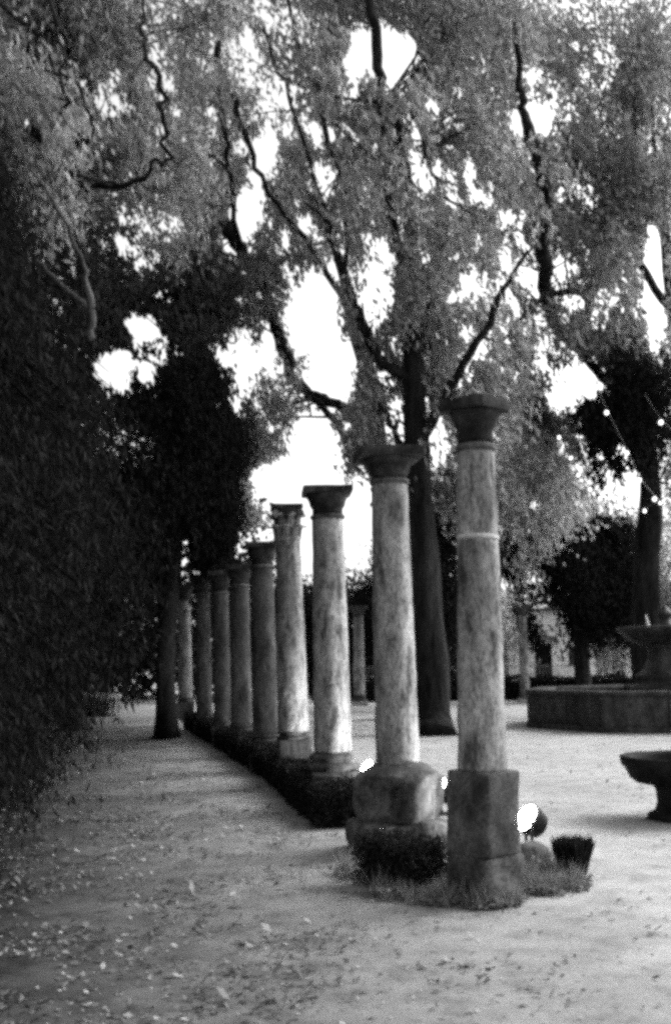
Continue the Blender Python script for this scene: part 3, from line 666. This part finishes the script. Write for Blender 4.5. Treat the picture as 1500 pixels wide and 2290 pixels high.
# rubble stones between first columns
k = 0
for (px, py, s, lab) in [(960, 1895, 0.17, 'pale rough stone lying between the pedestals of the first two columns'), (850, 1893, 0.16, 'pale rough stone at the left foot of the carved block'), (795, 1800, 0.13, 'pale broken stone beside the end of the long hedge'), (1030, 1975, 0.10, 'small whitish stone in the weeds before the nearest pedestal'), (1185, 1925, 0.15, 'rounded grey stone right of the nearest pedestal, under the floodlight'), (388, 1625, 0.2, 'pale stone at the foot of the dark trunk beside the path')]:
    b = gp(px, py); me = lathe('rubble_stone', [(0.3 * s, -0.2 * s), (s, 0.0), (1.1 * s, 0.35 * s), (0.85 * s, 0.8 * s), (0.3 * s, 1.0 * s)], 26, 0.25 * s, 0.28 * s, 2.2 / s, px)
    tag(link('rubble_stone', me, M_pale if k != 4 else M_ped, None, (b.x, b.y, 0.0)), lab, 'stone'); k += 1

# fallen leaves and grit on the ground
def litter(n, ylo, yhi, dens, L, seed):
    rng = np.random.default_rng(seed); x = rng.uniform(-9, 7, n); y = ylo + (yhi - ylo) * rng.random(n) ** 1.3
    k = rng.random(n) < dens(x, y); x = x[k]; y = y[k]; N = len(x)
    cl = np.array([noise.noise(Vector((float(a) * 1.3, float(b) * 1.3, seed))) for a, b in zip(x, y)]); cl += 0.5 * np.array([noise.noise(Vector((float(a) * 5, float(b) * 5, seed + 9))) for a, b in zip(x, y)]); k = rng.random(N) < 0.35 + 1.3 * cl; x = x[k]; y = y[k]; N = len(x)
    a = rng.uniform(0, 6.283, N); l = L * rng.lognormal(0, 0.35, N)
    u = np.stack([np.cos(a), np.sin(a), rng.normal(0, 0.35, N)], 1) * l[:, None]; v = np.stack([-np.sin(a), np.cos(a), rng.normal(0, 0.35, N)], 1) * (l * 0.6)[:, None]
    gz = np.array([ground_z(float(p), float(q)) for p, q in zip(x, y)]); c = np.stack([x, y, gz + 0.006 + 0.4 * np.abs(u[:, 2]) + 0.3 * np.abs(v[:, 2])], 1)
    Q = np.empty((N, 4, 3)); Q[:, 0] = c - u / 2; Q[:, 2] = c + u / 2; Q[:, 1] = c + v / 2; Q[:, 3] = c - v / 2
    return Q
left = lambda x, y: np.clip(1.0 - (x + 0.233 * y - 0.4) / 2.4, 0.06, 1)
tag(link('fallen_leaves', quads('fallen_leaves', litter(90000, 4.3, 32, lambda x, y: left(x, y) * 0.6, 0.03, 41)), M_drypale), 'pale dry leaves scattered over the path', 'fallen leaves', kind='stuff')
tag(link('leaf_litter', quads('leaf_litter', litter(260000, 4.3, 34, lambda x, y: left(x, y), 0.032, 42)), M_drydark), 'dark leaf litter and twigs on the ground', 'leaf litter', kind='stuff')

# ------------------------------------------------------------------ trees
def L3(px, py, Y, r): p = at(px, py, Y); return (p, r)
def lobe(px, py, Y, rx, ry, n, rz=None):       # rx, ry in photo pixels at that distance
    p = at(px, py, Y); k = Y / F
    return (tuple(p), (rx * k, (rz if rz else min(rx, ry) * k * 1.0), ry * k), n)
GB = 'tall broad-leaved trees round the court'
# T1: trunk seen between the first and second columns
tree('broadleaf_tree', 'tall tree whose stout dark trunk rises between the nearest two columns', 'tree', gp(965, 1640),
     [(gp(965, 1645) + Vector((0, 0, -0.1)), 0.62), L3(966, 1590, 24.2, 0.44), L3(955, 1400, 24.2, 0.38), L3(938, 1150, 24.2, 0.33), L3(926, 900, 24.2, 0.27), L3(922, 650, 24.3, 0.2), L3(915, 450, 24.6, 0.15), L3(880, 200, 25, 0.08)],
     [[L3(930, 1000, 24.2, .2), L3(1010, 860, 23.5, .14), L3(1090, 720, 23, .1), L3(1180, 560, 22.5, .05)],
      [L3(925, 850, 24.2, .2), L3(845, 800, 24, .17), L3(800, 700, 24, .14), L3(765, 600, 23.8, .1), L3(720, 480, 23.5, .06)],
      [L3(922, 700, 24.2, .16), L3(870, 420, 22.4, .11), L3(858, 250, 21.8, .11), L3(845, 140, 21.5, .12), L3(828, 30, 21.3, .11), L3(800, -120, 21.3, .08)],
      [L3(924, 760, 24.2, .12), L3(990, 560, 24, .09), L3(960, 380, 24, .06), L3(900, 200, 24, .03)],
      [L3(935, 1080, 24.2, .14), L3(880, 960, 24.4, .09), L3(830, 880, 24.4, .05)]],
     [lobe(900, 350, 26, 330, 330, 900, 3.2), lobe(1000, 650, 25, 220, 260, 520, 3.5), lobe(820, 880, 25, 110, 160, 170, 2), lobe(1010, 1010, 24.5, 100, 170, 240, 2), lobe(720, 150, 26, 240, 250, 500, 3), lobe(860, 620, 25, 160, 260, 380, 3), lobe(1060, 830, 25.5, 140, 150, 420, 2), lobe(650, 200, 20.3, 250, 200, 90, 0.5), lobe(900, 280, 20.6, 110, 250, 70, 0.5), lobe(690, 460, 21, 160, 140, 50, 0.6), lobe(830, 960, 25, 70, 130, 130, 2), lobe(1000, 120, 25, 260, 240, 420, 3), lobe(690, -60, 25, 300, 120, 250, 3)],
     M_leaf, M_bark, n=44, R=0.16, L=0.22, W=0.075, along=(0.38, 0, -0.92), seed=11, group=GB, k_br=200)
# T2: forked tree left of centre, its black limbs crossing the sky
tree('broadleaf_tree', 'tall forked tree with black limbs leaning across the sky above the middle columns', 'tree', (at(882, 1482, 31).x, 31, 0),
     [((at(882, 1482, 31).x, 31, -0.1), 0.5), L3(880, 1400, 31, .38), L3(868, 1200, 31, .33), L3(845, 1010, 31, .28), L3(828, 860, 31, .25), L3(790, 720, 31, .22), L3(770, 620, 31, .16), L3(735, 520, 31, .1)],
     [[L3(828, 940, 31, .2), L3(740, 900, 30.5, .2), L3(660, 850, 30, .2), L3(630, 760, 30, .24), L3(600, 670, 30, .22), L3(540, 560, 29.5, .2), L3(480, 470, 29, .18), L3(400, 410, 28.5, .12), L3(330, 360, 28, .06)],
      [L3(785, 700, 31, .14), L3(700, 560, 28, .10), L3(600, 430, 24, .07), L3(540, 270, 22.5, .075), L3(490, 170, 22, .10), L3(495, 70, 22, .09), L3(500, -60, 22, .06)],
      [L3(540, 570, 29.5, .12), L3(510, 380, 23.5, .06), L3(500, 250, 22, .075), L3(482, 180, 22, .09)],
      [L3(770, 620, 31, .1), L3(770, 430, 24, .055), L3(735, 320, 22.5, .07), L3(710, 200, 22, .07), L3(660, 70, 22, .06), L3(640, -40, 22, .05)],
      [L3(735, 900, 30.5, .14), L3(690, 880, 30, .16), L3(760, 960, 30, .1), L3(790, 1060, 30, .05)],
      [L3(740, 520, 30.5, .08), L3(680, 320, 23, .045), L3(625, 160, 22, .045), L3(590, 60, 22, .045)]],
     [lobe(600, 400, 30, 250, 240, 520, 4), lobe(430, 640, 29, 170, 200, 420, 4), lobe(600, 1000, 31, 130, 180, 240, 3), lobe(450, 300, 29, 200, 230, 420, 4), lobe(680, 560, 31, 220, 250, 260, 3), lobe(520, 1020, 30, 110, 150, 260, 3), lobe(740, 930, 30, 110, 130, 200, 2), lobe(760, 450, 30, 150, 200, 300, 3), lobe(620, 700, 30, 90, 260, 260, 2)],
     M_leaf, M_bark, n=42, R=0.18, L=0.23, W=0.08, along=(0.38, 0, -0.92), seed=12, group=GB, k_br=200)
# T3: right tree behind fountain
tree('broadleaf_tree', 'tall tree at the right whose thick crooked dark limb climbs past a round sky hole', 'tree', (at(1620, 1482, 33).x, 33, 0),
     [((at(1620, 1482, 33).x, 33, -0.1), 0.7), L3(1618, 1400, 33, .46), L3(1600, 1230, 33, .43), L3(1565, 1080, 33, .38), L3(1530, 900, 32.5, .3), L3(1500, 650, 32, .2), L3(1470, 400, 32, .12)],
     [[L3(1520, 980, 33, .26), L3(1400, 880, 32, .22), L3(1310, 800, 32, .2), L3(1230, 700, 31, .24), L3(1215, 560, 27, .20), L3(1222, 440, 25, .19), L3(1205, 350, 24, .21), L3(1172, 270, 23.5, .13), L3(1163, 180, 23.5, .11), L3(1150, 60, 23.5, .07), L3(1150, -60, 23.5, .05)],
      [L3(1505, 700, 32.5, .15), L3(1420, 560, 31, .12), L3(1400, 420, 31, .08)],
      [L3(1310, 800, 32, .12), L3(1300, 660, 31, .1), L3(1200, 680, 30, .1), L3(1110, 780, 30, .05)]],
     [lobe(1250, 300, 31, 260, 330, 900, 4), lobe(1340, 620, 31, 170, 210, 480, 3), lobe(1180, 560, 31, 150, 150, 220, 3), lobe(1340, 720, 31, 130, 100, 260, 2), lobe(1450, 430, 31, 130, 260, 260, 4), lobe(1120, 60, 31, 250, 150, 380, 4), lobe(1180, 820, 31, 150, 150, 420, 3), lobe(1190, 330, 22.3, 80, 220, 60, 0.4), lobe(1200, 1000, 32, 100, 130, 260, 3), lobe(1350, 450, 31, 180, 200, 380, 3), lobe(1420, 150, 31, 170, 260, 420, 3), lobe(1090, 450, 31, 150, 200, 330, 3), lobe(1420, 800, 31, 100, 120, 200, 2)],
     M_leaf, M_bark, n=40, R=0.18, L=0.23, W=0.085, along=(0.36, 0, -0.9), seed=13, group=GB, k_br=200)
# mid-distance trees behind
tree('small_tree', 'small ragged dark tree with a drooping side branch left of the fountain', 'tree', (at(1298, 1482, 43).x, 43, 0),
     [((at(1298, 1482, 43).x, 43, -0.1), .36), L3(1300, 1440, 43, .28), L3(1292, 1380, 43, .24), L3(1280, 1310, 43, .16), L3(1285, 1250, 43, .08)],
     [[L3(1292, 1390, 43, .15), L3(1235, 1330, 43, .1), L3(1190, 1340, 43, .05)], [L3(1292, 1400, 43, .13), L3(1340, 1320, 43, .1), L3(1370, 1290, 43, .05)], [L3(1293, 1420, 43, .1), L3(1262, 1450, 42.5, .06), L3(1255, 1480, 42.5, .03)]],
     [lobe(1280, 1290, 43, 100, 70, 330, 2.2), lobe(1185, 1330, 43, 40, 70, 120, 1), lobe(1365, 1300, 43, 45, 90, 150, 1.2), lobe(1262, 1440, 42.5, 18, 34, 40, .4), lobe(1310, 1380, 43, 50, 50, 110, 1), lobe(1230, 1250, 43, 70, 50, 120, 1.4), lobe(1340, 1230, 43, 60, 50, 110, 1.4), lobe(1215, 1290, 43, 60, 60, 120, 1.4), lobe(1395, 1260, 43, 40, 90, 90, 1.2), lobe(1160, 1250, 43, 40, 50, 90, 1), lobe(1290, 1195, 43, 110, 40, 160, 1.5), lobe(1385, 1380, 43, 25, 60, 70, 1), lobe(1195, 1400, 43, 22, 40, 40, .6)],
     M_leaf_dark, M_bark, n=60, R=0.22, L=0.24, W=0.09, along=(0.3, 0, -0.9), seed=14, k_br=60, gaps=False, clump=4.0)
for k, (px, Y, lobes, lm, lab, sd) in enumerate([
    (1075, 40, [lobe(1150, 1100, 40, 110, 150, 420, 2.5), lobe(1230, 1080, 40, 90, 110, 260, 2.5), lobe(1140, 1230, 40, 50, 80, 70, 1.5)], M_leaf_light, 'light leafy tree showing just right of the nearest column', 15),
    (1380, 50, [lobe(1370, 1220, 50, 130, 110, 330, 3), lobe(1380, 1400, 50, 60, 110, 260, 1.5)], M_leaf_light, 'pale loose tree hanging low between the small dark tree and the fountain', 16),
    (1120, 56, [lobe(1100, 1400, 56, 80, 120, 330, 2.5), lobe(1080, 1250, 56, 80, 130, 260, 2.5)], M_leaf_light, 'pale bushy tree filling the gap right of the nearest shaft', 17),
    (880, 52, [lobe(850, 1380, 52, 110, 160, 420, 3), lobe(960, 1380, 52, 90, 220, 520, 3), lobe(990, 1150, 52, 70, 120, 130, 3), lobe(975, 1290, 36, 60, 190, 420, 1.5)], M_leaf_dark, 'dark dense tree closing the view between the second and first columns', 18),
    (700, 55, [lobe(700, 1420, 55, 130, 110, 420, 3), lobe(600, 1400, 55, 110, 140, 380, 3)], M_leaf_dark, 'dark tree behind the third and fourth columns', 19),
    (1480, 58, [lobe(1470, 1350, 58, 110, 190, 420, 3), lobe(1560, 1100, 58, 120, 260, 420, 3)], M_leaf, 'tree at the right beyond the fountain', 20),
    (1400, 75, [lobe(1390, 1440, 72, 90, 90, 260, 3)], M_leaf_light, 'far grey-leaved tree behind the white building', 26),
    (170, 27.5, [lobe(430, 860, 27, 110, 190, 330, 2), lobe(300, 790, 27, 150, 170, 420, 2), lobe(230, 600, 27, 170, 180, 420, 2), lobe(450, 640, 27, 70, 120, 120, 1.5)], M_leaf_mid, 'dark hanging tree at the left, its boughs dropping between the bright sky holes', 28)]):
    bx_ = at(px, 1482, Y).x
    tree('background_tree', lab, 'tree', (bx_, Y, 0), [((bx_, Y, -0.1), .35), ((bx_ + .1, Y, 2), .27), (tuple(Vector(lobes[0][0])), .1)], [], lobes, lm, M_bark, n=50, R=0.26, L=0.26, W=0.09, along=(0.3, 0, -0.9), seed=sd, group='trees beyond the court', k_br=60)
x_ = at(1445, 1482, 31.6).x
tree('broadleaf_tree', 'dark-leaved tree with a broad trunk directly behind the fountain bowl', 'tree', (x_, 31.6, 0),
     [((x_, 31.6, -0.1), 0.55), L3(1443, 1400, 31.6, .42), L3(1448, 1230, 31.6, .38), L3(1455, 1100, 31.6, .3), L3(1430, 930, 31, .2)],
     [[L3(1450, 1060, 31.6, .2), L3(1380, 970, 30, .13), L3(1310, 900, 29, .06)]],
     [lobe(1370, 960, 29.5, 110, 110, 330, 1.5), lobe(1450, 870, 29.5, 70, 120, 200, 2), lobe(1250, 900, 29, 80, 50, 110, 1)],
     M_leaf_dark, M_bark, n=50, R=0.2, L=0.22, W=0.08, along=(0.3, 0, -0.9), seed=27, group=GB, k_br=60)
# path-side dark trunk
tree('path_tree', 'dark tree trunk standing at the end of the hedge on the right of the path', 'tree', gp(373, 1642),
     [(gp(373, 1646) + Vector((0, 0, -0.1)), .36), L3(372, 1600, 23.5, .23), L3(375, 1400, 23.5, .2), L3(392, 1200, 23.5, .18), L3(400, 1050, 23.5, .12)],
     [[L3(380, 1300, 23.5, .12), L3(320, 1150, 23, .08), L3(250, 1050, 22, .04)], [L3(388, 1220, 23.5, .12), L3(460, 1080, 23, .07), L3(540, 1000, 23, .03)]],
     [lobe(400, 1080, 23.5, 140, 170, 620, 2.6), lobe(280, 1130, 23, 150, 210, 620, 2.5), lobe(475, 1160, 24, 55, 100, 200, 1.6), lobe(330, 940, 23, 140, 120, 300, 2), lobe(470, 940, 23, 80, 150, 220, 2), lobe(180, 950, 22, 130, 170, 260, 2)],
     M_leaf_dark, M_bark, n=70, R=0.16, L=0.18, W=0.05, droop=0.5, along=(0.3, 0, -0.9), seed=21, k_br=120)
# dark evergreens along the left of the path, boughs drooping to the ground
GE = 'drooping dark evergreens along the left of the path'
def evergreen(x, y, h, rad, lab, seed, n, lim=(), nn=14, LL=0.19, WW=0.045):
    rng = np.random.default_rng(seed); base = Vector((x, y, 0)); t = empty('evergreen_tree', base); tag(t, lab, 'tree', GE)
    link('trunk', tube('trunk', [(0, 0, -0.1), (0.05, 0, h * 0.3), (-0.1, 0.1, h * 0.7), (0, 0, h)], [.30, .22, .12, .03], 14, 5, 0, 0.2, seed), M_bark, t)
    B = Bag(); C = []
    for k in range(n):
        z = 0.0 + h * (rng.random() ** 0.8) * 0.97; a = rng.uniform(0, 6.283); r = rad * (1 - (z / h) ** 3) * min(1, 0.26 + z * 0.2) * 1.45 * rng.uniform(0.75, 1.1) + 0.3
        tip = np.array([r * math.cos(a), r * math.sin(a), max(0.12, z - r * 0.45)]); s = np.array([0, 0, z]); m = (s + tip) / 2 + np.array([0, 0, r * 0.16])
        pp, rr = smooth_path([s, m, tip], [0.04, 0.022, 0.006], 4); B.add(*tube_data(pp, rr, 5))
        for q in np.linspace(0.35, 1.0, 9):
            p = (1 - q) ** 2 * s + 2 * q * (1 - q) * m + q * q * tip
            C.append(p + rng.normal(0, 0.12, 3)); C.append(p + rng.normal(0, 0.15, 3) - np.array([0, 0, 0.3 * q]))
    C = np.array(C) + np.array(tuple(base)); C = C[C[:, 2] > 0.08]
    nv = np.array([noise.noise(Vector(c) * 0.7 + Vector((seed, 0, 0))) + 0.5 * noise.noise(Vector(c) * 1.9) for c in C]); C = C[rng.random(len(C)) < np.clip(0.62 + 1.8 * nv, 0.04, 1)]
    C = C[keep(C, rng, 4)]; C -= np.array(tuple(base))
    link('branch', B.me('branch'), M_core, t)['kind'] = 'stuff'
    for j, lb in enumerate(lim):
        pp, rr = smooth_path([Vector(p) - base for p, r in lb], [r for p, r in lb], 6, 0.015); V_, F_ = tube_data(pp, rr, 10, .2, j); link('limb', mesh('limb', V_, F_), M_bark_pale, t)
    Q = sprays(C, nn, 0.14, LL, WW, rng, 0.45, 1.2, (0.25, 0, -0.6)); Q = Q[keep(Q[:, 0] + np.array(tuple(base)), rng, -3, 6)]; Q[:, :, 2] = np.maximum(Q[:, :, 2], 0.01)
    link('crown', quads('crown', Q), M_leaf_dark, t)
    return t
ev = [(-4.6, 8.6, 6.2, 1.9, 'nearest drooping evergreen at the left, its lowest fronds brushing the littered ground', 260),
      (-5.0, 12.0, 8.8, 2.0, 'second drooping evergreen along the path, a pale bare limb curving up through it', 330),
      (-6.1, 15.6, 10.5, 2.3, 'third drooping evergreen along the path', 340),
      (-7.2, 20.0, 12.5, 2.6, 'fourth drooping evergreen, leaning over the dim stretch of path', 340),
      (-8.9, 25.5, 12.0, 2.8, 'fifth drooping evergreen, dark beside the lit end of the path', 340),
      (-11.6, 33.0, 12.0, 3.3, 'farthest drooping evergreen on the left of the path', 320)]
for k, (x, y, h, r, lab, n) in enumerate(ev):
    lim = ()
    if k == 1:
        lim = ([L3(200, 760, 12, .05), L3(205, 680, 11.8, .045), L3(185, 590, 11.6, .028), L3(130, 470, 11.4, .024), L3(75, 380, 11.2, .018), L3(40, 310, 11, .01)],
               [L3(205, 690, 11.8, .03), L3(140, 640, 11.6, .022), L3(80, 580, 11.4, .014)],
               )
    evergreen(x, y, h, r, lab, 50 + k, n, lim, *((30, 0.11, 0.022) if k < 1 else (22, 0.14, 0.03) if k < 3 else (14, 0.2, 0.05)))
# overhanging light crown at upper left, nearer than the court
bx_ = at(-60, 1482, 16).x
tree('overhanging_tree', 'tall tree at the left whose thin dark branches hang over the top of the view', 'tree', (bx_, 17, 0),
     [((bx_, 17, -0.1), .5), ((bx_ + .2, 17, 3), .38), ((bx_ + .5, 17, 6.5), .3), L3(40, 400, 17, .2), L3(150, 200, 17, .12), L3(250, 0, 17, .07)],
     [[L3(30, 450, 17, 0.074), L3(260, 420, 14.4, 0.050), L3(340, 370, 13.4, 0.031), L3(375, 350, 13.4, 0.031), L3(362, 240, 13.4, 0.043), L3(355, 170, 13.4, 0.043), L3(330, 125, 13.4, 0.037), L3(326, 60, 13.4, 0.031), L3(320, -60, 13.4, 0.019)],
      [L3(90, 300, 17, 0.062), L3(150, 240, 13.4, 0.031), L3(115, 140, 13.4, 0.025), L3(90, 60, 13.4, 0.019)],
      [L3(60, 360, 17, 0.062), L3(150, 330, 14.4, 0.037), L3(210, 300, 13.8, 0.025), L3(160, 150, 13.4, 0.019), L3(130, 60, 13.4, 0.019)]],
     [lobe(200, 180, 18, 260, 220, 1100, 2.6), lobe(120, 300, 18, 170, 110, 420, 2.4), lobe(350, 380, 18, 150, 120, 330, 2.5), lobe(420, 120, 18, 160, 150, 330, 2.5), lobe(60, 40, 17, 200, 160, 500, 3), lobe(300, 450, 18, 120, 90, 150, 2), lobe(100, 250, 14, 170, 170, 140, 1), lobe(60, 420, 14.5, 120, 90, 90, 1)],
     M_leaf, M_bark, n=44, R=0.13, L=0.17, W=0.052, along=(0.36, 0, -0.92), seed=22, group=GB, k_br=180)
# deep background wood behind path and court
rng = np.random.default_rng(77)
C = np.concatenate([np.stack([rng.uniform(-50, -4, 5200), rng.uniform(46, 62, 5200), rng.uniform(0, 1, 5200) ** .9 * 11], 1), np.stack([rng.uniform(-6, 60, 4200), rng.uniform(82, 95, 4200), rng.uniform(0, 1, 4200) * 7.5], 1)])
C = C[keep(C, rng, 4)]; Q = sprays(C, 13, 0.5, 0.44, 0.3, rng, 0.1, 0.8); Q = Q[keep(Q[:, 0], rng, -3, 5)]
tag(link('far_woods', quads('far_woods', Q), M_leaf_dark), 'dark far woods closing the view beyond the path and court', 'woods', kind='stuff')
b = gp(235, 1600)
leafy_box('hedge', [(b.x - 1.4, b.y), (b.x + 0.4, b.y - 0.2)], 0.5, 0.62, 'low bush with a pale lit top on the left of the far path', 'hedge', 8, M_leaf_light, dens=350, L=0.09, W=0.05)

# ------------------------------------------------------------------ string lights in the trees
def string(pts, label, bulbs, rb=0.055):
    o = Vector(pts[0]); t = empty('string_lights', o); tag(t, label, 'string lights', 'strings of lit bulbs hung in the trees')
    link('cable', tube('cable', [Vector(p) - o for p in pts], [0.012] * len(pts), 6, 6), M_metal, t)
    bm_ = lathe('bulb', [(0.01, -0.5 * rb), (rb * 0.8, -1.2 * rb), (rb, -2 * rb), (rb * 0.75, -2.7 * rb), (0.01, -3 * rb)], 14, 0.05, 0)
    sm_ = lathe('socket', [(0.02, 0.01), (rb * 0.5, 0), (rb * 0.5, -0.9 * rb), (0.02, -1.0 * rb)], 10, 0.05, 0)
    for q in bulbs:
        bo = link('bulb', bm_, M_bulb, t, Vector(q) - o); link('socket', sm_, M_metal, bo)
s1 = [(1249, 972), (1275, 1018), (1292, 1056), (1318, 1088), (1340, 1108), (1380, 1128), (1408, 1138), (1440, 1136), (1475, 1118), (1520, 1090)]
string([at(x, y, 28) for x, y in [(1225, 920)] + s1], 'string of lit bulbs sagging down to the right, above the fountain', [at(x, y, 28) for x, y in s1], 0.042)
s2 = [(1355, 915), (1400, 1005), (1428, 1066), (1462, 1108)]
string([at(x, y, 27) for x, y in [(1330, 850)] + s2 + [(1510, 1150)]], 'steeper string of lit bulbs dropping beside the dark trunk at the right', [at(x, y, 27) for x, y in s2], 0.05)
string([at(x, y, 27.5) for x, y in [(1440, 880), (1476, 936), (1530, 990)]], 'short end of a light string with bulbs high at the right edge', [at(1476, 936, 27.5), at(1515, 975, 27.5)], 0.055)
